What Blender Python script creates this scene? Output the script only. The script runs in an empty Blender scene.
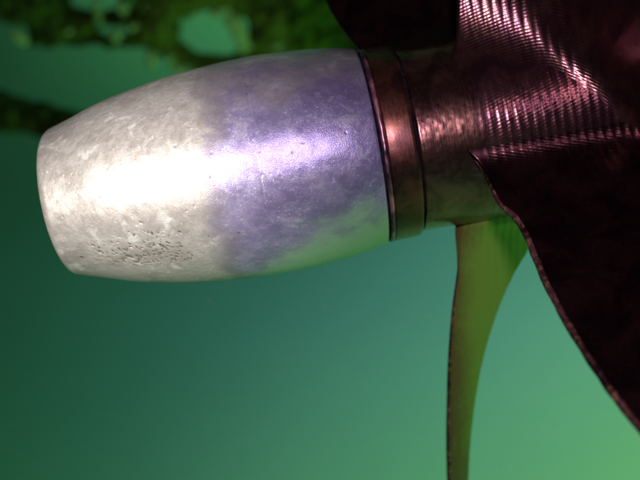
import bpy, math, random
import numpy as np
from mathutils import Vector, Matrix

random.seed(4)
rng = np.random.default_rng(7)
S = bpy.context.scene
COL = S.collection
R = math.radians

# ------------------------------------------------------------------ camera
F = 850.0 / 640.0                       # focal length over picture width
cam_d = bpy.data.cameras.new('camera')
cam = bpy.data.objects.new('camera', cam_d)
COL.objects.link(cam)
cam.location = (0, 0, 0)
cam.rotation_euler = (R(90), 0, 0)
cam_d.sensor_width = 36.0
cam_d.lens = 36.0 * F
cam_d.clip_start = 0.01
cam_d.clip_end = 100.0
cam_d.dof.use_dof = True
cam_d.dof.focus_distance = 0.375
cam_d.dof.aperture_fstop = 6.8
S.camera = cam

# ------------------------------------------------------------------ exposure
S.render.engine = 'CYCLES'
S.view_settings.view_transform = 'Standard'
S.view_settings.look = 'None'
S.view_settings.exposure = 0.0
S.view_settings.gamma = 1.0
S.cycles.use_denoising = True
S.cycles.max_bounces = 8

w = bpy.data.worlds.new('World')
S.world = w
w.use_nodes = True
w.node_tree.nodes['Background'].inputs[0].default_value = (0.0, 0.0, 0.0, 1)
w.node_tree.nodes['Background'].inputs[1].default_value = 0.0


# ------------------------------------------------------------------ lamps
def aim(o, target):
    d = Vector(target) - o.location
    o.rotation_euler = d.to_track_quat('-Z', 'Y').to_euler()


def spot(name, loc, target, watts, col, size, blend, radius):
    d = bpy.data.lights.new(name, 'SPOT')
    d.energy = watts
    d.color = col
    d.spot_size = R(size)
    d.spot_blend = blend
    d.shadow_soft_size = radius
    o = bpy.data.objects.new(name, d)
    COL.objects.link(o)
    o.location = loc
    aim(o, target)
    return o


# the camera's own flash, a hand's breadth above the lens: cool and narrow
spot('camera_flash', (0.02, -0.02, 0.075), (0.0, 0.40, 0.055), 6.6, (0.92, 0.76, 1.0), 84, 1.0, 0.018)
# the diver's strobe on its arm at the left, warm white, lights the nose of the anode
spot('strobe', (-0.225, 0.03, 0.005), (-0.084, 0.385, 0.022), 22.0, (1.0, 0.955, 0.90), 27, 1.0, 0.018)
# daylight through the water, from the bright side below right
sd = bpy.data.lights.new('daylight', 'SUN')
sd.energy = 17.0
sd.angle = R(14)
sd.color = (0.42, 1.0, 0.26)
so = bpy.data.objects.new('daylight', sd)
COL.objects.link(so)
so.rotation_euler = Vector((-0.36, -0.17, 0.92)).to_track_quat('-Z', 'Y').to_euler()


# ------------------------------------------------------------------ helpers
def at(px, py, z):
    """a picture position (640x480) at depth z metres"""
    return Vector(((px - 320) / 850 * z, z, -(py - 240) / 850 * z))


def mesh_obj(name, verts, faces, mat, parent=None, smooth=True, uv=None):
    me = bpy.data.meshes.new(name)
    verts = np.asarray(verts, dtype=np.float32)
    faces = np.asarray(faces, dtype=np.int32)
    k = faces.shape[1]
    me.vertices.add(len(verts))
    me.vertices.foreach_set('co', verts.ravel())
    me.loops.add(faces.size)
    me.loops.foreach_set('vertex_index', faces.ravel())
    me.polygons.add(len(faces))
    me.polygons.foreach_set('loop_start', np.arange(0, faces.size, k, dtype=np.int32))
    me.polygons.foreach_set('loop_total', np.full(len(faces), k, dtype=np.int32))
    me.polygons.foreach_set('use_smooth', np.full(len(faces), smooth))
    me.update(calc_edges=True)
    if uv is not None:
        lay = me.uv_layers.new(name='UVMap')
        lay.data.foreach_set('uv', np.asarray(uv, dtype=np.float32)[faces.ravel()].ravel())
    me.validate()
    me.materials.append(mat)
    o = bpy.data.objects.new(name, me)
    COL.objects.link(o)
    o.parent = parent
    return o


def grid_faces(nu, nv, wrap_u=False, wrap_v=False, flip=False):
    """vertex index = u*nv+v"""
    U = np.arange(nu if wrap_u else nu - 1)
    V = np.arange(nv if wrap_v else nv - 1)
    uu, vv = np.meshgrid(U, V, indexing='ij')
    u2 = (uu + 1) % nu
    v2 = (vv + 1) % nv
    f = np.stack([uu * nv + vv, uu * nv + v2, u2 * nv + v2, u2 * nv + vv], -1).reshape(-1, 4)
    return f[:, ::-1] if flip else f


def hermite(x, xp, yp):
    """monotone cubic interpolation"""
    xp = np.asarray(xp, float); yp = np.asarray(yp, float)
    h = np.diff(xp); d = np.diff(yp) / h
    m = np.zeros_like(yp)
    m[0], m[-1] = d[0], d[-1]
    for i in range(1, len(xp) - 1):
        m[i] = 0 if d[i - 1] * d[i] <= 0 else 2 * d[i - 1] * d[i] / (d[i - 1] + d[i])
    x = np.clip(x, xp[0], xp[-1])
    i = np.clip(np.searchsorted(xp, x) - 1, 0, len(h) - 1)
    s = (x - xp[i]) / h[i]
    return ((1 + 2 * s) * (1 - s) ** 2 * yp[i] + s * (1 - s) ** 2 * h[i] * m[i]
            + s * s * (3 - 2 * s) * yp[i + 1] + s * s * (s - 1) * h[i] * m[i + 1])


def vnoise(x, y, seed=0):
    """smooth value noise on numpy arrays"""
    r = np.random.default_rng(seed).random((64, 64))
    xi = np.floor(x).astype(int); yi = np.floor(y).astype(int)
    fx = x - xi; fy = y - yi
    fx = fx * fx * (3 - 2 * fx); fy = fy * fy * (3 - 2 * fy)
    a = r[xi % 64, yi % 64]; b = r[(xi + 1) % 64, yi % 64]
    c = r[xi % 64, (yi + 1) % 64]; d = r[(xi + 1) % 64, (yi + 1) % 64]
    return (a * (1 - fx) + b * fx) * (1 - fy) + (c * (1 - fx) + d * fx) * fy


def tag(o, label=None, cat=None, kind=None, group=None):
    if label: o['label'] = label
    if cat: o['category'] = cat
    if kind: o['kind'] = kind
    if group: o['group'] = group
    return o


# shaft frame: x along the shaft to the right, y away from the camera, z up
O = Vector((0.0253, 0.43, 0.0468))
A = Vector((0.98394, 0.01058, 0.17818)).normalized()
Y = Vector((0, 1, 0)); Y = (Y - A * Y.dot(A)).normalized()
Z = A.cross(Y)
FRAME = Matrix(((A.x, Y.x, Z.x, O.x), (A.y, Y.y, Z.y, O.y), (A.z, Y.z, Z.z, O.z), (0, 0, 0, 1)))


def empty(name):
    o = bpy.data.objects.new(name, None)
    COL.objects.link(o)
    o.empty_display_size = 0.02
    o.matrix_world = FRAME
    return o


def local(px, py, z):
    p = FRAME.inverted() @ at(px, py, z)
    return p


def lathe(name, prof, n, mat, parent, disp=None, dense=1):
    """prof: (t, r) list; revolve about x. disp(t, phi) -> radial offset"""
    prof = np.array(prof, float)
    ph = np.linspace(math.pi, 3 * math.pi, n, endpoint=False)
    t = np.repeat(prof[:, 0][:, None], n, 1)
    r = np.repeat(prof[:, 1][:, None], n, 1)
    P = np.repeat(ph[None, :], len(prof), 0)
    if disp is not None:
        r = r + disp(t, P) * (r > 1e-4)
    v = np.stack([t, -r * np.cos(P), r * np.sin(P)], -1).reshape(-1, 3)
    uv = np.stack([t, P * 0.046], -1).reshape(-1, 2)
    return mesh_obj(name, v, grid_faces(len(prof), n, wrap_v=True), mat, parent, uv=uv)


# ------------------------------------------------------------------ node helpers
def newmat(name):
    m = bpy.data.materials.new(name)
    m.use_nodes = True
    nt = m.node_tree
    return m, nt, nt.nodes, nt.links, nt.nodes['Principled BSDF']


def N(nt, typ, **kw):
    n = nt.nodes.new(typ)
    for k, v in kw.items():
        if k.startswith('i_'):
            n.inputs[k[2:].replace('_', ' ')].default_value = v
        else:
            setattr(n, k, v)
    return n


def noise(nt, co, scale, detail=4, rough=0.55, dist=0.0):
    n = nt.nodes.new('ShaderNodeTexNoise')
    n.inputs['Scale'].default_value = scale
    n.inputs['Detail'].default_value = detail
    n.inputs['Roughness'].default_value = rough
    n.inputs['Distortion'].default_value = dist
    nt.links.new(co, n.inputs['Vector'])
    return n.outputs['Fac']


def maprange(nt, val, a, b, c=0.0, d=1.0, smooth=True):
    n = nt.nodes.new('ShaderNodeMapRange')
    n.interpolation_type = 'SMOOTHSTEP' if smooth else 'LINEAR'
    nt.links.new(val, n.inputs['Value'])
    for k, x in zip(('From Min', 'From Max', 'To Min', 'To Max'), (a, b, c, d)):
        n.inputs[k].default_value = x
    return n.outputs['Result']


def math_(nt, op, a, b=None):
    n = nt.nodes.new('ShaderNodeMath')
    n.operation = op
    for i, x in enumerate((a, b)):
        if x is None: continue
        if isinstance(x, (int, float)): n.inputs[i].default_value = x
        else: nt.links.new(x, n.inputs[i])
    return n.outputs[0]


def mix(nt, fac, a, b):
    n = nt.nodes.new('ShaderNodeMix')
    n.data_type = 'RGBA'
    if isinstance(fac, (int, float)): n.inputs[0].default_value = fac
    else: nt.links.new(fac, n.inputs[0])
    for i, x in ((6, a), (7, b)):
        if isinstance(x, tuple): n.inputs[i].default_value = (*x, 1)
        else: nt.links.new(x, n.inputs[i])
    return n.outputs[2]


def bump(nt, height, dist, strength=1.0, normal=None):
    n = nt.nodes.new('ShaderNodeBump')
    n.inputs['Strength'].default_value = strength
    n.inputs['Distance'].default_value = dist
    nt.links.new(height, n.inputs['Height'])
    if normal is not None: nt.links.new(normal, n.inputs['Normal'])
    return n.outputs['Normal']


def mapping(nt, co, scale=(1, 1, 1), rot=(0, 0, 0)):
    n = nt.nodes.new('ShaderNodeMapping')
    n.inputs['Scale'].default_value = scale
    n.inputs['Rotation'].default_value = rot
    nt.links.new(co, n.inputs['Vector'])
    return n.outputs[0]


# ------------------------------------------------------------------ materials
def zinc_material():
    m, nt, nodes, L, b = newmat('zinc')
    co = nodes.new('ShaderNodeTexCoord').outputs['Object']
    sep = nodes.new('ShaderNodeSeparateXYZ'); L.new(co, sep.inputs[0])
    t = sep.outputs[0]
    streak = mapping(nt, co, (1.0, 3.2, 0.55), (0.5, 0.2, 0.3))
    big = noise(nt, co, 38, 5, 0.6, 0.4)
    blot = noise(nt, co, 85, 5, 0.6, 0.3)
    mid = noise(nt, streak, 260, 5, 0.65, 0.5)
    fine = noise(nt, co, 900, 3, 0.6)
    grain = noise(nt, co, 2200, 2, 0.6)
    # rough cast nose against turned, bluish rear half: the finish changes along the shaft
    edge = math_(nt, 'ADD', t, math_(nt, 'MULTIPLY', math_(nt, 'SUBTRACT', big, 0.5), 0.040))
    edge = math_(nt, 'ADD', edge, math_(nt, 'MULTIPLY', math_(nt, 'SUBTRACT', mid, 0.5), 0.016))
    turned = maprange(nt, edge, -0.084, -0.064)
    cast = mix(nt, maprange(nt, mid, 0.33, 0.66), (0.235, 0.218, 0.196), (0.295, 0.275, 0.25))
    cast = mix(nt, maprange(nt, blot, 0.57, 0.66), cast, (0.40, 0.385, 0.355))
    cast = mix(nt, maprange(nt, fine, 0.60, 0.78), cast, (0.56, 0.53, 0.47))
    tur = mix(nt, maprange(nt, big, 0.38, 0.62), (0.165, 0.135, 0.245), (0.21, 0.18, 0.29))
    tur = mix(nt, maprange(nt, mid, 0.45, 0.68), tur, (0.235, 0.205, 0.285))
    tur = mix(nt, maprange(nt, fine, 0.58, 0.74), tur, (0.40, 0.37, 0.47))
    tur = mix(nt, maprange(nt, fine, 0.40, 0.26), tur, (0.18, 0.155, 0.26))
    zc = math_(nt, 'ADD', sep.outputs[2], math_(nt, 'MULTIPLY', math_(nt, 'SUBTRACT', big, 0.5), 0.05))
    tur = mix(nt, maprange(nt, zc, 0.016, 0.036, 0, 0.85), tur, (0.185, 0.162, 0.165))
    cloud = noise(nt, mapping(nt, co, (1, 1, 1.6), (0.3, 0.9, 0.2)), 62, 7, 0.66, 0.15)
    tur = mix(nt, maprange(nt, cloud, 0.54, 0.38, 0, 0.55), tur, (0.105, 0.088, 0.165))
    tur = mix(nt, maprange(nt, cloud, 0.56, 0.68, 0, 0.6), tur, (0.30, 0.28, 0.33))
    tur = mix(nt, maprange(nt, math_(nt, 'ADD', zc, math_(nt, 'MULTIPLY', sep.outputs[0], -0.30)), -0.021, -0.041, 0, 0.85), tur, (0.26, 0.37, 0.25))  # green water reflection painted into the colour of the underside
    cast = mix(nt, maprange(nt, cloud, 0.54, 0.40, 0, 0.5), cast, (0.17, 0.152, 0.135))
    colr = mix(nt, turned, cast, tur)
    rim = math_(nt, 'MULTIPLY', math_(nt, 'MULTIPLY', turned, math_(nt, 'SUBTRACT', 1.0, turned)), 2.2)
    colr = mix(nt, rim, colr, (0.125, 0.105, 0.125))
    # dark specks down in the casting pits
    att = nodes.new('ShaderNodeAttribute'); att.attribute_name = 'pit'
    colr = mix(nt, maprange(nt, att.outputs['Fac'], 0.10, 0.6, 0.0, 0.9), colr, (0.065, 0.055, 0.035))
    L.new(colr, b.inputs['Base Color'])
    L.new(maprange(nt, turned, 0, 1, 0.45, 0.50, False), b.inputs['Metallic'])
    r = math_(nt, 'ADD', maprange(nt, turned, 0, 1, 0.43, 0.33, False),
              math_(nt, 'MULTIPLY', math_(nt, 'SUBTRACT', mid, 0.5), 0.3))
    L.new(r, b.inputs['Roughness'])
    h = math_(nt, 'ADD', math_(nt, 'MULTIPLY', mid, 0.8), math_(nt, 'MULTIPLY', fine, 0.6))
    n1 = bump(nt, h, 0.00035, 0.19)
    n2 = bump(nt, grain, 0.0002, 0.4, n1)
    L.new(n2, b.inputs['Normal'])
    return m


def bronze_material(name, ridged, base=(0.30, 0.125, 0.10), dark=(0.10, 0.040, 0.045), rough=0.33, patina=0.5, specks=False):
    m, nt, nodes, L, b = newmat(name)
    tc = nodes.new('ShaderNodeTexCoord')
    co = tc.outputs['Object']
    big = noise(nt, co, 60, 5, 0.6, 0.6)
    ring = mapping(nt, co, (9.0, 1.0, 1.0))
    turn = noise(nt, ring, 160, 4, 0.6)
    mid = noise(nt, co, 420, 4, 0.65)
    fine = noise(nt, co, 1500, 3, 0.6)
    c = mix(nt, maprange(nt, big, 0.36, 0.64), dark, base)
    c = mix(nt, maprange(nt, mid, 0.60, 0.74, 0, 0.25), c, (0.34, 0.12, 0.06))
    c = mix(nt, maprange(nt, fine, 0.66, 0.76, 0, 0.25), c, (0.40, 0.22, 0.22))
    if specks:
        sk = noise(nt, co, 330, 5, 0.75)
        c = mix(nt, maprange(nt, sk, 0.50, 0.64), c, (0.60, 0.29, 0.15))
    L.new(c, b.inputs['Base Color'])
    L.new(maprange(nt, big, 0.35, 0.65, 0.94, 0.94 - patina * 0.5), b.inputs['Metallic'])
    L.new(math_(nt, 'ADD', maprange(nt, turn, 0.3, 0.7, rough - 0.03, rough + 0.05),
                math_(nt, 'MULTIPLY', math_(nt, 'SUBTRACT', mid, 0.5), 0.15)), b.inputs['Roughness'])
    n1 = bump(nt, turn, 0.00018, 0.09)
    n1 = bump(nt, fine, 0.00010, 0.25, n1)
    if ridged:
        # fine milling scallops that cross the modelled ridges
        uvm = mapping(nt, tc.outputs['UV'], (1, 1, 1), (0, 0, R(-18)))
        wv = nodes.new('ShaderNodeTexWave')
        wv.wave_type = 'BANDS'; wv.bands_direction = 'Y'
        wv.inputs['Scale'].default_value = 1.0 / 0.0015 / 3.1831
        wv.inputs['Distortion'].default_value = 0.6
        wv.inputs['Detail'].default_value = 1
        wv.inputs['Detail Scale'].default_value = 0.6
        L.new(uvm, wv.inputs['Vector'])
        ux = nodes.new('ShaderNodeSeparateXYZ'); L.new(tc.outputs['UV'], ux.inputs[0])
        on = maprange(nt, ux.outputs[0], 0.046, 0.052)
        if ridged == 'hub':
            on = math_(nt, 'MULTIPLY', on, 0.45)
            c = mix(nt, maprange(nt, ux.outputs[0], 0.042, 0.052), c, mix(nt, maprange(nt, big, 0.36, 0.64), (0.11, 0.042, 0.056), (0.15, 0.062, 0.064)))
            L.new(c, b.inputs['Base Color'])
        if ridged == 'root':
            on = math_(nt, 'MULTIPLY', on, maprange(nt, ux.outputs[1], 0.030, 0.014))
        n1 = bump(nt, math_(nt, 'MULTIPLY', wv.outputs['Fac'], on), 0.00018, 0.27, n1)
    L.new(n1, b.inputs['Normal'])
    return m


def plain(name, col, rough=0.6, metal=0.0, nscale=300, var=0.4, bumpd=0.0008):
    m, nt, nodes, L, b = newmat(name)
    co = nodes.new('ShaderNodeTexCoord').outputs['Object']
    n = noise(nt, co, nscale, 5, 0.6, 0.5)
    lo = tuple(x * (1 - var) for x in col); hi = tuple(min(1, x * (1 + var)) for x in col)
    L.new(mix(nt, maprange(nt, n, 0.35, 0.65), lo, hi), b.inputs['Base Color'])
    b.inputs['Roughness'].default_value = rough
    b.inputs['Metallic'].default_value = metal
    L.new(bump(nt, n, bumpd, 0.6), b.inputs['Normal'])
    return m


M_zinc = zinc_material()
M_ring = bronze_material('bronze_collar', False, (0.125, 0.044, 0.028), (0.070, 0.028, 0.026), 0.30, 0.2)
M_hub = bronze_material('bronze_hub', 'hub', (0.17, 0.075, 0.058), (0.095, 0.038, 0.036), 0.21, 0.10)
M_lower = bronze_material('bronze_smooth_shaded', 'root', (0.060, 0.021, 0.024), (0.030, 0.011, 0.014), 0.26, 0.05)  # darker copy of the blade bronze, its shade put into the colour
M_blade = bronze_material('bronze_blade', 'all', (0.150, 0.064, 0.054), (0.105, 0.040, 0.050), 0.235, 0.04)
M_green = bronze_material('bronze_blade_green', False, (0.175, 0.180, 0.030), (0.150, 0.140, 0.028), 0.42, 0.9)
def smooth_green():
    nt = M_green.node_tree; b = nt.nodes['Principled BSDF']
    for inp in ('Metallic', 'Base Color'):
        for l in list(b.inputs[inp].links): nt.links.remove(l)
    b.inputs['Metallic'].default_value = 0.35
    tc = nt.nodes.new('ShaderNodeTexCoord')
    sx = nt.nodes.new('ShaderNodeSeparateXYZ'); nt.links.new(tc.outputs['UV'], sx.inputs[0])
    n1 = noise(nt, tc.outputs['Object'], 26, 6, 0.65)
    n2 = noise(nt, mapping(nt, tc.outputs['Object'], (2.5, 1, 0.5)), 300, 5, 0.65)
    # brown along the aft edge and near the root, green elsewhere
    e = math_(nt, 'ADD', sx.outputs[0], math_(nt, 'MULTIPLY', math_(nt, 'SUBTRACT', n1, 0.5), 0.03))
    e = math_(nt, 'ADD', e, math_(nt, 'MULTIPLY', math_(nt, 'SUBTRACT', n2, 0.5), 0.012))
    e = math_(nt, 'ADD', e, math_(nt, 'MULTIPLY', sx.outputs[1], 0.07))
    c = mix(nt, maprange(nt, e, 0.030, 0.050), (0.12, 0.085, 0.022), (0.175, 0.260, 0.034))
    c = mix(nt, maprange(nt, n2, 0.55, 0.72, 0, 0.5), c, (0.24, 0.25, 0.06))
    nt.links.new(c, b.inputs['Base Color'])


smooth_green()
M_edge = bronze_material('bronze_edge', False, (0.17, 0.060, 0.070), (0.075, 0.026, 0.042), 0.36, 0.4, specks=True)
M_lip = bronze_material('copper_lip', False, (0.42, 0.18, 0.20), (0.10, 0.05, 0.08), 0.38, 0.4)
M_gap = plain('dark_gap_fill', (0.008, 0.007, 0.010), 1.0)  # near-black fill, the shade of the joint gaps put into its colour
M_gap.node_tree.nodes['Principled BSDF'].inputs['Specular IOR Level'].default_value = 0.0

# ------------------------------------------------------------------ water all round
def water_dome():
    n, k = 96, 48
    th = np.linspace(0, math.pi, k)
    ph = np.linspace(0, 2 * math.pi, n, endpoint=False)
    T, P = np.meshgrid(th, ph, indexing='ij')
    v = 6.0 * np.stack([np.sin(T) * np.cos(P), np.sin(T) * np.sin(P), np.cos(T)], -1).reshape(-1, 3)
    m = bpy.data.materials.new('water'); m.use_nodes = True
    nt = m.node_tree; nt.nodes.clear(); L = nt.links
    co = nt.nodes.new('ShaderNodeTexCoord').outputs['Object']
    nrm = nt.nodes.new('ShaderNodeVectorMath'); nrm.operation = 'NORMALIZE'; L.new(co, nrm.inputs[0])
    dot = nt.nodes.new('ShaderNodeVectorMath'); dot.operation = 'DOT_PRODUCT'
    L.new(nrm.outputs[0], dot.inputs[0])
    dot.inputs[1].default_value = Vector((0.72, 0.42, -0.56)).normalized()
    n_ = noise(nt, mapping(nt, nrm.outputs[0], (1, 1, 1.6)), 2.2, 2, 0.4)
    val = math_(nt, 'ADD', dot.outputs['Value'], math_(nt, 'MULTIPLY', math_(nt, 'SUBTRACT', n_, 0.5), 0.10))
    r = nt.nodes.new('ShaderNodeValToRGB')
    r.color_ramp.interpolation = 'B_SPLINE'
    L.new(maprange(nt, val, -1, 1, 0, 1, False), r.inputs[0])
    stops = [(0.00, (0.0015, 0.004, 0.003)), (0.45, (0.003, 0.014, 0.009)), (0.55, (0.007, 0.042, 0.017)),
             (0.62, (0.012, 0.074, 0.038)), (0.70, (0.022, 0.112, 0.078)), (0.77, (0.050, 0.195, 0.140)),
             (0.84, (0.090, 0.330, 0.200)), (0.90, (0.125, 0.420, 0.180)), (1.00, (0.17, 0.62, 0.16))]
    while len(r.color_ramp.elements) < len(stops): r.color_ramp.elements.new(0.5)
    for e, (p, c) in zip(r.color_ramp.elements, stops):
        e.position = p; e.color = (*c, 1)
    # greener, lighter glow upwards, shaped to stay ahead and keep metal reflections dark
    sp = nt.nodes.new('ShaderNodeSeparateXYZ'); L.new(nrm.outputs[0], sp.inputs[0])
    up = maprange(nt, sp.outputs[2], 0.02, 0.34)
    fw = maprange(nt, sp.outputs[1], 0.2, 0.95)
    gx = maprange(nt, sp.outputs[0], -0.46, 0.08)
    g = math_(nt, 'MULTIPLY', math_(nt, 'MULTIPLY', up, fw), gx)
    c2 = mix(nt, g, r.outputs[0], (0.058, 0.30, 0.095))
    # greener again towards the bottom
    dn = math_(nt, 'MULTIPLY', maprange(nt, sp.outputs[2], -0.06, -0.32), 0.9)
    hs = nt.nodes.new('ShaderNodeMix'); hs.data_type = 'RGBA'; hs.blend_type = 'MULTIPLY'
    L.new(dn, hs.inputs[0]); L.new(c2, hs.inputs[6]); hs.inputs[7].default_value = (1.0, 1.02, 0.72, 1)
    em = nt.nodes.new('ShaderNodeEmission'); L.new(hs.outputs[2], em.inputs[0])
    em.inputs[1].default_value = 1.0
    out = nt.nodes.new('ShaderNodeOutputMaterial'); L.new(em.outputs[0], out.inputs[0])
    o = mesh_obj('water', v, grid_faces(k, n, wrap_v=True, flip=True), m)
    tag(o, 'teal to bright green open sea water all around', 'water', 'structure')
    return o


water_dome()


# ------------------------------------------------------------------ zinc anode
anode = empty('zinc_anode')
tag(anode, 'bullet-shaped pale grey zinc anode with purplish rear half, bolted on the propeller end', 'anode')

PT = [-0.1560, -0.1456, -0.128, -0.1213, -0.1019, -0.0965, -0.0764, -0.0511, -0.0263, -0.0120, -0.0010]
PR = [0.0372, 0.0402, 0.0456, 0.0471, 0.0508, 0.0517, 0.0537, 0.0548, 0.0535, 0.0518, 0.0496]


def anode_body():
    nt_, nph = 620, 900
    ts = np.linspace(-0.1545, -0.0012, nt_)
    rs = hermite(ts, PT, PR)
    # light smoothing of the profile
    for _ in range(60):
        rs[1:-1] = (rs[:-2] + 2 * rs[1:-1] + rs[2:]) / 4
    # rounded nose corner and flat blunt end
    cr = 0.0055
    a = np.linspace(0, math.pi / 2, 26)[::-1][:-1][::-1]
    r0 = rs[0]
    a = np.linspace(math.radians(74), math.pi / 2 + math.radians(16) * 0 + 0, 1)
    ang = np.linspace(math.radians(90), math.radians(17), 26)
    capt = ts[0] - cr * (np.sin(ang) - math.sin(math.radians(17)))
    capr = r0 - cr * (math.cos(math.radians(17)) - np.cos(ang))
    flat_r = np.linspace(0.0, capr[0], 14)[:-1]
    flat_t = np.full(13, capt[0])
    # rear lip: tiny bevel then flat back
    bt = [-0.0004, 0.0, 0.0, 0.0]
    br = [rs[-1] - 0.0003, rs[-1] - 0.0010, 0.03, 0.0]
    T = np.concatenate([flat_t, capt[:-1], ts, bt])
    Rr = np.concatenate([flat_r, capr[:-1], rs, br])
    ph = np.linspace(math.pi, 3 * math.pi, nph, endpoint=False)
    TT = np.repeat(T[:, None], nph, 1); RR = np.repeat(Rr[:, None], nph, 1)
    PP = np.repeat(ph[None, :], len(T), 0)
    edge_keep = np.clip((TT + 0.1605) / 0.004, 0, 1) * np.clip(-TT / 0.002, 0, 1)
    # seam turned round the middle
    d = np.zeros_like(TT)
    seam_t = -0.0545 + 0.0004 * np.sin(PP * 3)
    d -= 0.00011 * np.exp(-((TT - seam_t) / 0.00045) ** 2) * (0.35 + 0.65 * vnoise(PP * 14, TT * 0 + 3.3, 5))
    # gentle casting waviness
    d += 0.0004 * (vnoise(TT * 60, PP / (2 * math.pi) * 64 * 0.25, 1) - 0.5) * np.clip((-0.055 - TT) / 0.05, 0, 1)
    d += 0.00012 * (vnoise(TT * 260, PP / (2 * math.pi) * 64, 2) - 0.5)
    # pits
    pit = np.zeros_like(TT)
    arc = 0.046

    def add_pit(t0, p0, lt, lp, depth, rot):
        i0, i1 = np.searchsorted(T[13:-4], [t0 - 0.006, t0 + 0.006]) + 13
        sl = slice(i0, i1)
        dt = TT[sl] - t0
        dp = ((PP[sl] - p0 + math.pi) % (2 * math.pi) - math.pi) * arc
        u = dt * math.cos(rot) + dp * math.sin(rot); v_ = -dt * math.sin(rot) + dp * math.cos(rot)
        g = np.exp(-((u / lt) ** 2 + (v_ / lp) ** 2) ** 1.3)
        d[sl] -= depth * g
        if depth > 0:
            pit[sl] = np.maximum(pit[sl], g * min(1, depth / 0.0005))
    prr = random.Random(11)
    for _ in range(330):
        t0 = min(-0.068, max(-0.145, prr.gauss(-0.1150, 0.014)))
        p0 = R(prr.gauss(-43, 6) + (t0 + 0.11) * 60)
        s = prr.uniform(0.45, 1.2)
        add_pit(t0, p0, 0.0008 * s, 0.00032 * s, 0.00042 * s * prr.uniform(0.4, 1), R(prr.gauss(-42, 18)))
    for (px, py, s) in ((101, 253, 2.0), (82, 257, 1.6), (84, 267, 1.4), (131, 257, 1.8), (162, 245, 1.9), (93, 246, 1.3),
                        (177, 256, 1.3), (139, 260, 1.2)):
        # find t and phi for the picture position
        best = min(((at(px, py, 0.36 + 0.002 * k)) for k in range(40)),
                   key=lambda q: abs(math.hypot(*(FRAME.inverted() @ q)[1:]) - float(hermite(np.array([(FRAME.inverted() @ q)[0]]), PT, PR)[0])))
        q = FRAME.inverted() @ best
        add_pit(q[0], math.atan2(q[2], -q[1]), 0.0007 * s, 0.00035 * s, 0.0005, R(-40))
    for _ in range(240):     # small random pocks and a few raised grains everywhere
        add_pit(prr.uniform(-0.15, -0.004), R(prr.uniform(-100, 100)), 0.0004 * prr.uniform(0.7, 1.8), 0.0004 * prr.uniform(0.7, 1.8),
                prr.choice((0.00014, -0.00006, 0.00010)), 0)
    for k in (0, 2.2, 3.1, 6):       # dotted line of blow holes along the seam
        add_pit(-0.0545 + prr.uniform(-.0008, .0008), R(33 + k * 2.1 + prr.uniform(-.6, .6)), 0.0004, 0.0006, 0.0003 * prr.uniform(.3, 1.0), 0)
    RR = RR + d * edge_keep * (RR > 0.033)
    v = np.stack([TT, -RR * np.cos(PP), RR * np.sin(PP)], -1).reshape(-1, 3)
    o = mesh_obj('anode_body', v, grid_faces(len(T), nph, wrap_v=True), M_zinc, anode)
    at_ = o.data.attributes.new('pit', 'FLOAT', 'POINT')
    at_.data.foreach_set('value', (pit * edge_keep).astype(np.float32).ravel())
    return o


anode_body()
lathe('rear_gap_fill', [(0.0003, 0.0), (0.0003, 0.0474), (0.0024, 0.0474), (0.0024, 0.0)], 160, M_gap, anode)

# ------------------------------------------------------------------ bronze collar
collar = empty('bronze_collar')
tag(collar, 'narrow reddish bronze collar between the zinc anode and the propeller hub', 'collar')


def chip(t, p, amp=0.00025, s=30, seed=3):
    return amp * (vnoise(t * 300, p * s, seed) - 0.5)


lathe('ring', [(0.0030, 0.0), (0.0030, 0.0462), (0.0030, 0.0478), (0.0034, 0.0484), (0.0044, 0.0486), (0.0090, 0.0485),
               (0.0150, 0.0484), (0.0166, 0.0483), (0.0171, 0.0479), (0.0172, 0.0470), (0.0172, 0.0)], 260, M_ring, collar,
      lambda t, p: chip(t, p, 0.0002, 12))
lathe('lip', [(0.0012, 0.0470), (0.0012, 0.0483), (0.0017, 0.0488), (0.0025, 0.0489), (0.0031, 0.0486), (0.0034, 0.0476)], 320, M_lip, collar,
      lambda t, p: chip(t, p, 0.0007, 22, 9))
lathe('gap_fill', [(0.0170, 0.0), (0.0170, 0.0452), (0.0186, 0.0452), (0.0186, 0.0)], 160, M_gap, collar)

# ------------------------------------------------------------------ propeller
prop = empty('propeller')
tag(prop, 'dark reddish bronze boat propeller with finely ridged hub and blades', 'propeller')
RIDGE = 0.0041


def ridge(t, a=0.00016):
    on = np.clip((t - 0.044) / 0.010, 0, 1)
    s = 0.5 + 0.5 * np.cos(2 * math.pi * (t - 0.048) / RIDGE)
    return a * on * (s ** 1.4)


def hub_r(t):
    return hermite(np.asarray(t, float), [0.018, 0.030, 0.050, 0.08, 0.14, 0.2, 0.30], [0.0462, 0.0464, 0.0468, 0.0470, 0.0468, 0.0462, 0.044])


def hub():
    ts = np.concatenate([np.array([0.0182, 0.0182, 0.0184, 0.0190]), np.linspace(0.0195, 0.24, 900), [0.24, 0.24]])
    rs = np.concatenate([[0.0, 0.0452, 0.0459, 0.0462], hub_r(np.linspace(0.0195, 0.24, 900)) + ridge(np.linspace(0.0195, 0.24, 900)), [0.03, 0.0]])
    return lathe('hub', np.stack([ts, rs], 1), 320, M_hub, prop,
                 lambda t, p: 0.00010 * (vnoise(t * 500, p * 30, 4) - 0.5))


hub()


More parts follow.
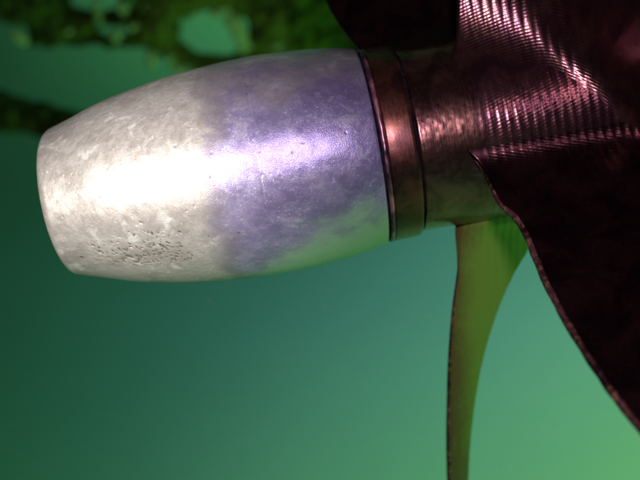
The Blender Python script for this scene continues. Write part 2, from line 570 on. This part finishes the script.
def blade(name, edge, k, chord, mat, h0=0.0022, hf=0.012, wf=0.012, label=None, nv=260, nu=330, ridged=None, strip=None):
    """edge: list of local-frame points of the aft edge from the root outwards.
    The blade is that edge swept along the shaft by a screw motion of k rad per metre."""
    E = np.array([list(p) for p in edge])
    s = np.concatenate([[0], np.cumsum(np.linalg.norm(np.diff(E, axis=0), axis=1))])
    sv = np.linspace(0, s[-1], nv)
    P = np.stack([hermite(sv, s, E[:, i]) for i in range(3)], 1)
    for _ in range(14):
        P[1:-1] = (P[:-2] + 2 * P[1:-1] + P[2:]) / 4
    # start under the hub surface
    L = np.array([chord(x / s[-1]) for x in sv])
    w_ = np.linspace(0, 1, nu)
    w_ = w_ if nu > 250 else w_ ** 1.3
    WW, VV = np.meshgrid(w_, sv, indexing='ij')
    dt = WW * L[None, :]
    rad = np.hypot(P[:, 1], P[:, 2]); phi = np.arctan2(P[:, 2], -P[:, 1])
    ph = phi[None, :] + (k * dt if not callable(k) else k(dt, VV / s[-1]))
    rr = np.repeat(rad[None, :], nu, 0)
    t = P[:, 0][None, :] + dt
    Cn = np.stack([t, -rr * np.cos(ph), rr * np.sin(ph)], -1)
    du = np.gradient(Cn, axis=0); dv = np.gradient(Cn, axis=1)
    n = np.cross(du, dv); n /= np.linalg.norm(n, axis=2, keepdims=True) + 1e-12
    # thickness: rounded at both long edges and at the tip, flared into the hub at the root
    arc_from = np.minimum(dt, L[None, :] - dt)
    out = np.maximum(rr - hub_r(t), 0)
    th = h0 * (1 - 0.45 * VV / s[-1]) * (1 + 0.5 * np.sin(np.pi * WW)) + hf * np.exp(-out / wf) * np.clip(arc_from / 0.012, 0.0, 1) ** 0.6
    rnd = np.clip(arc_from / 0.0024, 0, 1); rnd = np.sqrt(1 - (1 - rnd) ** 2)
    tip = np.clip((s[-1] - VV) / 0.004, 0, 1); tip = np.sqrt(1 - (1 - tip) ** 2)
    th = th * np.maximum(rnd, 0.30) * np.maximum(tip, 0.05)
    rg = ridge(t) * rnd * tip * (1.0 if ridged is None else np.exp(-(out / ridged) ** 2))
    nz = 0.00022 * (vnoise(VV * 900, WW * 3 + 1, 8) - 0.5) * (arc_from < 0.002)
    top = Cn + n * (th + rg + nz)[..., None]
    bot = Cn - n * (th + rg + nz)[..., None]
    # closed loop over the chord
    ring_ = np.concatenate([top, bot[::-1]], 0)
    uu = np.concatenate([t, t[::-1]], 0); vv = np.concatenate([VV, VV[::-1]], 0)
    V = ring_.reshape(-1, 3)
    uv = np.stack([uu, vv], -1).reshape(-1, 2)
    o = mesh_obj(name, V, grid_faces(2 * nu, nv, wrap_u=True), mat, prop, uv=uv)
    if label: o['label'] = label
    if strip:
        mt, r_, frm = strip
        k0 = int(frm * nv)
        worn_edge(Cn[4, k0:-6], n[8, k0:-6], mt, r_, o)
    return o


def path(pts):
    return [local(*p) for p in pts]


def project(P):
    """local frame points -> picture position"""
    M = np.array(FRAME)
    q = P @ M[:3, :3].T + M[:3, 3]
    return 320 + 850 * q[..., 0] / q[..., 1], 240 - 850 * q[..., 2] / q[..., 1]


def front_blade(name, phis, turn, lam, sign, outline, umax, chord, mat, h0, label, ridged=None, strip=None, nv=420, nu=420, tmin=0.02):
    """a blade whose seen face leaves the hub tangentially at angle phis(t) and curls towards the camera.
    outline = (py list, px list) of its aft edge."""
    tg = np.linspace(tmin, 0.26, 300); ug = np.linspace(0, umax, 500)
    TG, UG = np.meshgrid(tg, ug, indexing='ij')
    ps = phis(TG)
    tau = ps + sign * (math.pi / 2) - sign * turn(TG) * (1 - np.exp(-(UG / lam(TG)) ** 1.6))
    du = ug[1]
    cc = np.cos(tau) * du; zz = np.sin(tau) * du
    CX = np.concatenate([np.zeros((300, 1)), np.cumsum((cc[:, 1:] + cc[:, :-1]) / 2, 1)], 1) + (hub_r(TG) - 0.00012) * np.cos(ps)
    CZ = np.concatenate([np.zeros((300, 1)), np.cumsum((zz[:, 1:] + zz[:, :-1]) / 2, 1)], 1) + (hub_r(TG) - 0.00012) * np.sin(ps)

    def F(t, u):
        a = np.clip((t - tg[0]) / (tg[1] - tg[0]), 0, 298.999); b = np.clip(u / du, 0, 498.999)
        i0 = a.astype(int); j0 = b.astype(int); fa = a - i0; fb = b - j0
        r_ = []
        for G in (CX, CZ):
            r_.append((G[i0, j0] * (1 - fb) + G[i0, j0 + 1] * fb) * (1 - fa) + (G[i0 + 1, j0] * (1 - fb) + G[i0 + 1, j0 + 1] * fb) * fa)
        return np.stack([t, -r_[0], r_[1]], -1)
    u = np.linspace(0, umax, nv)
    lo = np.full(nv, tmin); hi = np.full(nv, 0.2)
    oy, ox = np.array(outline[0], float), np.array(outline[1], float)
    for _ in range(40):
        mid = (lo + hi) / 2
        px, py = project(F(mid, u))
        left = px < hermite(py, oy, ox)
        lo = np.where(left, mid, lo); hi = np.where(left, hi, mid)
    te = (lo + hi) / 2
    for _ in range(10):
        te[1:-1] = (te[:-2] + 2 * te[1:-1] + te[2:]) / 4
    L = chord(u / umax)
    w_ = np.linspace(0, 1, nu)
    fine_ = 0.0035 / 0.1
    w_ = np.concatenate([np.linspace(0, fine_, 24)[:-1], np.linspace(fine_, 1 - fine_, nu - 40), np.linspace(1 - fine_, 1, 18)[1:]])
    nu = len(w_)
    WW, UU = np.meshgrid(w_, u, indexing='ij')
    dt = WW * L[None, :]
    t = te[None, :] + dt
    Cn = F(t, UU)
    n = np.cross(np.gradient(Cn, axis=0), np.gradient(Cn, axis=1)); n /= np.linalg.norm(n, axis=2, keepdims=True) + 1e-12
    # the seen side faces -y
    if n[nu // 2, nv // 20, 1] > 0: n = -n
    arc_from = np.minimum(dt, L[None, :] - dt)
    rw = h0
    rnd = np.clip(arc_from / rw, 0, 1); rnd = np.sqrt(1 - (1 - rnd) ** 2)
    tip = np.clip((umax - UU) / 0.004, 0, 1); tip = np.sqrt(1 - (1 - tip) ** 2)
    th = h0 * (1 - 0.35 * UU / umax)
    rn = np.minimum(rnd, tip)
    rg = ridge(t) * np.clip(arc_from / 0.004, 0, 1) * (1.0 if ridged is None else np.exp(-(UU / ridged) ** 2))
    rg = rg + 0.00010 * (vnoise(UU * 700, WW * 3 + 1, 8) - 0.5) * (arc_from < 0.0025)
    top = Cn + n * (rg - th * (1 - rn))[..., None]
    bot = Cn - n * (th * 2 - th * (1 - rn))[..., None]
    ring_ = np.concatenate([top, bot[::-1]], 0)
    uv = np.stack([np.concatenate([t, t[::-1]], 0), np.concatenate([UU, UU[::-1]], 0)], -1).reshape(-1, 2)
    o = mesh_obj(name, ring_.reshape(-1, 3), grid_faces(2 * nu, nv, wrap_u=True, flip=sign > 0), mat, prop, uv=uv)
    o['label'] = label
    if strip:
        mt, r_, frm = strip
        k0 = int(frm * nv)
        Q = (Cn - n * th[..., None])[3, k0:-6]
        worn_edge(Q, n[12, k0:-6], mt, r_, o, th[3, k0:-6])
    return o


def worn_edge(Q, nn, mt, r_, parent, th=None):
    tg = np.gradient(Q, axis=0); tg /= np.linalg.norm(tg, axis=1, keepdims=True)
    bb = np.cross(tg, nn)
    na = 16
    aa = np.linspace(0, 2 * math.pi, na, endpoint=False)
    SA, AA = np.meshgrid(np.arange(len(Q)), aa, indexing='ij')
    rw = 1 + 0.10 * (vnoise(SA * 0.33, AA * 2, 12) - 0.5) + 0.30 * (vnoise(SA * 0.1, AA, 13) - 0.5)
    rw = rw * np.clip(np.minimum(SA, len(Q) - 1 - SA) / 8.0, 0.05, 1)
    rw[:, -1] = rw[:, 0]
    grow = 0.45 + 0.55 * np.clip(SA / 110.0, 0, 1)
    rw = rw * grow
    tn = (th if th is not None else np.full(len(Q), r_))[:, None, None] * 1.08
    q = Q[:, None] + rw[..., None] * (nn[:, None] * np.cos(AA)[..., None] * tn + bb[:, None] * np.sin(AA)[..., None] * r_)
    mesh_obj('worn_edge', q.reshape(-1, 3), grid_faces(len(Q), na, wrap_v=True), mt, parent)


def lin(a, b, t0=0.035, t1=0.125):
    return lambda t: a + (b - a) * np.clip((t - t0) / (t1 - t0), 0, 1.3)


# front lower blade: comes down and towards the camera, covers the lower right corner
front_blade('blade', lin(R(-14), R(-14)), lin(R(60), R(66)), lin(0.010, 0.012), -1,
            ([100, 148, 160, 175, 191, 203, 213, 229, 255, 286, 320, 359, 396, 428, 490, 560, 700],
             [455, 462, 475, 486, 494, 501, 513, 524, 535, 548, 566, 590, 615, 640, 690, 750, 900]),
            0.215, lambda x: 0.118 - 0.03 * x, M_lower, 0.0021,
            'dark blade running down to the lower right, nearest the camera', ridged=0.02, strip=(M_edge, 0.0015, 0.015))
# front upper blade: rises over the hub and covers the upper right
front_blade('blade', lambda t: np.radians(hermite(t, [0.02, 0.04, 0.06, 0.08, 0.10, 0.125, 0.26], [38, 31, 27.4, 20.6, -2.3, -36.5, -76.5])),
            lambda t: np.radians(hermite(t, [0.03, 0.055, 0.08, 0.105, 0.14], [36, 47.8, 59.3, 66.5, 75.6])),
            lambda t: hermite(t, [0.03, 0.055, 0.08, 0.105, 0.14], [0.0267, 0.0292, 0.0301, 0.0236, 0.0146]), 1,
            ([-200, -150, -90, -40, 0, 30, 46, 62, 82, 130], [410, 430, 444, 452, 456, 456, 453, 449, 443, 436]),
            0.15, lambda x: 0.125 - 0.03 * x, M_blade, 0.0020,
            'ridged purplish bronze blade rising at the upper right')
# rear upper blade, black silhouette behind the collar
B_edge = path([(380, 78, 0.452), (366, 58, 0.462), (352, 42, 0.470), (340, 26, 0.478), (330, 10, 0.486), (323, -8, 0.494), (312, -60, 0.515),
               (308, -120, 0.535)])
blade('blade', B_edge, -3.0, lambda x: 0.11 - 0.02 * x, M_lower, 0.0020, 0.010, 0.012,
      'black blade behind the hub at the top of the picture', nv=120, nu=120)
# rear lower blade, narrow and green
D_pts = [(458, 214, 0.432), (455, 232, 0.436), (457, 250, 0.440), (458, 265, 0.444), (455, 290, 0.450), (451, 330, 0.458), (449, 370, 0.466),
         (448, 420, 0.476), (449, 480, 0.490), (455, 560, 0.51), (470, 640, 0.53)]
D_edge = path(D_pts)


def d_chord(x):
    return float(hermite(np.array([x]), [0, 0.08, 0.16, 0.25, 0.36, 0.50, 0.66, 0.85, 1.0], [0.050, 0.043, 0.0335, 0.026, 0.0195, 0.0150, 0.0120, 0.010, 0.006])[0])


blade('blade', D_edge, -3.0, d_chord, M_green, 0.0016, 0.006, 0.010,
      'narrow green blade pointing straight down behind the hub', nv=200, nu=120, strip=(M_edge, 0.0013, 0.04))


# ------------------------------------------------------------------ overgrown plate far behind
def plate():
    D = 2.0
    st = 2.2
    X = np.arange(-330, 900, st); Yp = np.arange(-150, 150, st)
    PX, PY = np.meshgrid(X, Yp, indexing='ij')
    wob = 5 * (vnoise(PX / 16 + 20, PY / 16 + 20, 21) - 0.5) + 3 * (vnoise(PX / 6 + 40, PY / 6 + 40, 22) - 0.5)

    def ell(cx, cy, a, b, p=2.4):
        return ((np.abs(PX - cx) / a) ** p + (np.abs(PY - cy) / b) ** p) ** (1 / p) * min(a, b) - min(a, b)
    f = np.full_like(PX, 60.0)                                   # >0 is solid
    lower = hermite(PX, [-330, 60, 120, 150, 170, 190, 215, 420, 600, 900], [40, 43, 43, 46, 58, 64, 96, 100, 80, 60])
    main = np.minimum(lower - PY, 60)
    bar_top = hermite(PX, [-190, 0, 25, 45, 75, 110, 420], [84, 93, 101, 104, 113, 128, 150])
    bar_bot = hermite(PX, [-190, 0, 45, 90, 420], [120, 128, 133, 142, 170])
    bar = np.minimum(PY - bar_top, bar_bot - PY)
    f = np.maximum(main, bar)
    for c in ((213, 31, 34, 24), (92, 0, 26, 12), (8, 31, 24, 11), (112, 30, 17, 8), (-60, 12, 26, 14), (-130, -20, 30, 16), (20, -35, 26, 14),
              (150, -45, 28, 17), (250, -50, 30, 20), (-70, -60, 30, 17), (90, -90, 28, 16), (340, -60, 28, 18), (-230, -40, 34, 18), (-270, 20, 24, 12), (430, -20, 34, 20), (520, 30, 30, 18), (610, -40, 32, 20), (700, 20, 34, 20), (480, 70, 20, 10), (800, -30, 34, 22), (200, -110, 28, 18), (132, 2, 6, 4)):
        f = np.minimum(f, ell(*c))
    f = f + wob
    solid = f > 0
    th = 0.045 * np.sqrt(np.clip(f / 10, 0, 1)) + 0.022 * (vnoise(PX / 9 + 5, PY / 9 + 5, 23)) + 0.012 * vnoise(PX / 3.4, PY / 3.4, 24)
    th = np.where(f > 0, th, 0.004)
    s_ = D / 850
    wx = (PX - 320) * s_; wz = -(PY - 240) * s_
    # the plate leans over: its upper part is nearer
    def lean(py):
        return D - 0.62 * (110 - py) / 850 * D
    def pos(px, py, off):
        q = lean(py)
        return np.stack([(px - 320) / 850 * q, q - off * 0.85, -(py - 240) / 850 * q - off * 0.5], -1)
    front = pos(PX, PY, th).reshape(-1, 3)
    back = pos(PX, PY, -(th * 0.7 + 0.002)).reshape(-1, 3)
    nx, ny = PX.shape
    cell = solid[:-1, :-1] & solid[1:, :-1] & solid[1:, 1:] & solid[:-1, 1:]
    F_ = grid_faces(nx, ny)
    keep = cell.reshape(-1)
    Ff = F_[keep]
    nb = nx * ny
    Fb = Ff[:, ::-1] + nb
    # side walls along every border cell edge
    cp = np.pad(cell, 1)
    walls = []
    idx = np.argwhere(cell)
    for i, j in idx:
        a, b, c, d = i * ny + j, i * ny + j + 1, (i + 1) * ny + j + 1, (i + 1) * ny + j
        if not cp[i, j + 1]: walls.append((b, a, a + nb, b + nb))
        if not cp[i + 2, j + 1]: walls.append((d, c, c + nb, d + nb))
        if not cp[i + 1, j]: walls.append((a, d, d + nb, a + nb))
        if not cp[i + 1, j + 2]: walls.append((c, b, b + nb, c + nb))
    V = np.concatenate([front, back]); FF = np.concatenate([Ff, Fb, np.array(walls)])
    m, nt, nodes, L, b = newmat('algae')
    co = nodes.new('ShaderNodeTexCoord').outputs['Object']
    sx = nodes.new('ShaderNodeSeparateXYZ'); L.new(co, sx.inputs[0])
    a1 = noise(nt, co, 9, 4, 0.6, 0.4); a2 = noise(nt, co, 40, 4, 0.6)
    # lighter olive towards the right-hand part
    gr = maprange(nt, math_(nt, 'ADD', sx.outputs[0], math_(nt, 'MULTIPLY', math_(nt, 'SUBTRACT', a1, 0.5), 0.5)), -0.60, -0.15)
    c = mix(nt, gr, (0.055, 0.050, 0.012), (0.24, 0.27, 0.035))
    c = mix(nt, maprange(nt, a2, 0.42, 0.66, 0, 0.8), c, (0.16, 0.27, 0.035))
    c = mix(nt, maprange(nt, a1, 0.5, 0.36, 0, 0.7), c, (0.030, 0.026, 0.010))
    L.new(c, b.inputs['Base Color']); b.inputs['Roughness'].default_value = 0.85
    b.inputs['Specular IOR Level'].default_value = 0.15
    root = mesh_obj('overgrown_plate', V, FF, m, None)
    tag(root, 'blurred dark green-brown plate with rounded openings, overgrown with algae, behind the anode', 'plate')
    # pale tufts with rim highlights put into their colour, round the openings
    glint_tuft = plain('pale_algae_glint', (0.66, 0.90, 0.34), 0.8, 0, 60, 0.12, 0.004)
    prr = random.Random(5)
    spots = [(237, 17, 6), (241, 24, 6.5), (244, 32, 5.5), (233, 12, 5), (244, 40, 4.5), (120, 28, 4.5), (26, 30, 4), (31, 33, 3.5), (22, 26, 3), (155, 47, 4), (156, 55, 4),
             (183, 63, 4.5), (178, 59, 3.5), (188, 66, 3), (279, 38, 4), (103, 1, 3.5), (127, 1, 4), (222, 4, 4), (228, 2, 3), (298, 48, 3), (143, 16, 3),
             (137, 20, 3), (250, 38, 3), (104, 12, 3), (174, 50, 3), (216, 7, 3), (75, 24, 2.5)]
    spots = [(a, b, c, glint_tuft) for a, b, c in spots]
    olive = plain('olive_algae', (0.26, 0.40, 0.07), 0.8, 0, 60, 0.3, 0.004)
    fx = lambda px, py: f[int(round((px - X[0]) / st)), int(round((py - Yp[0]) / st))]
    while len(spots) < 150:
        px, py = prr.uniform(-60, 350), prr.uniform(-40, 90)
        v_ = fx(px, py)
        if v_ > 1.5 and prr.random() < (0.25 + 0.75 * (px > 120)) * (1.0 if v_ < 9 else 0.5):
            spots.append((px, py, prr.uniform(1.0, 2.6), glint_tuft if prr.random() < 0.15 else olive))
    for (px, py, r_, tm) in spots:
        nu_, nv_ = 12, 16
        th_ = np.linspace(0, math.pi, nu_); ph_ = np.linspace(0, 2 * math.pi, nv_, endpoint=False)
        T, P = np.meshgrid(th_, ph_, indexing='ij')
        rad = 1.25 * r_ * s_ * (0.75 + 0.5 * vnoise(T * 2 + px, P * 2.0 + py, 31))
        # keep the seam closed
        rad[:, -1] = (rad[:, 0] + rad[:, -2]) / 2
        c0 = pos(np.float64(px), np.float64(py), 0.055)
        q = np.stack([c0[0] + rad * np.sin(T) * np.cos(P), c0[1] + rad * np.sin(T) * np.sin(P) * 0.8, c0[2] + rad * np.cos(T)], -1)
        mesh_obj('algae_glint_tuft', q.reshape(-1, 3), grid_faces(nu_, nv_, wrap_v=True), tm, root)
    return root


plate()


# ------------------------------------------------------------------ specks drifting in the water
def specks():
    prr = random.Random(8)
    V = []; FF = []
    for _ in range(900):
        z = prr.uniform(0.55, 1.8)
        c = at(prr.uniform(-60, 700), prr.uniform(-40, 520), z)
        r_ = prr.uniform(0.00025, 0.0006) * (0.5 + z)
        b0 = len(V)
        for d in ((1, 0, 0), (-1, 0, 0), (0, 1, 0), (0, -1, 0), (0, 0, 1), (0, 0, -1)):
            V.append([c[i] + d[i] * r_ * prr.uniform(0.5, 1.2) for i in range(3)])
        for f in ((0, 2, 4), (2, 1, 4), (1, 3, 4), (3, 0, 4), (2, 0, 5), (1, 2, 5), (3, 1, 5), (0, 3, 5)):
            FF.append([b0 + x for x in f])
    o = mesh_obj('suspended_silt', V, FF, plain('silt', (0.42, 0.48, 0.34), 0.9), None)
    tag(o, 'tiny pale specks of silt drifting in the green water', 'silt', 'stuff')


specks()
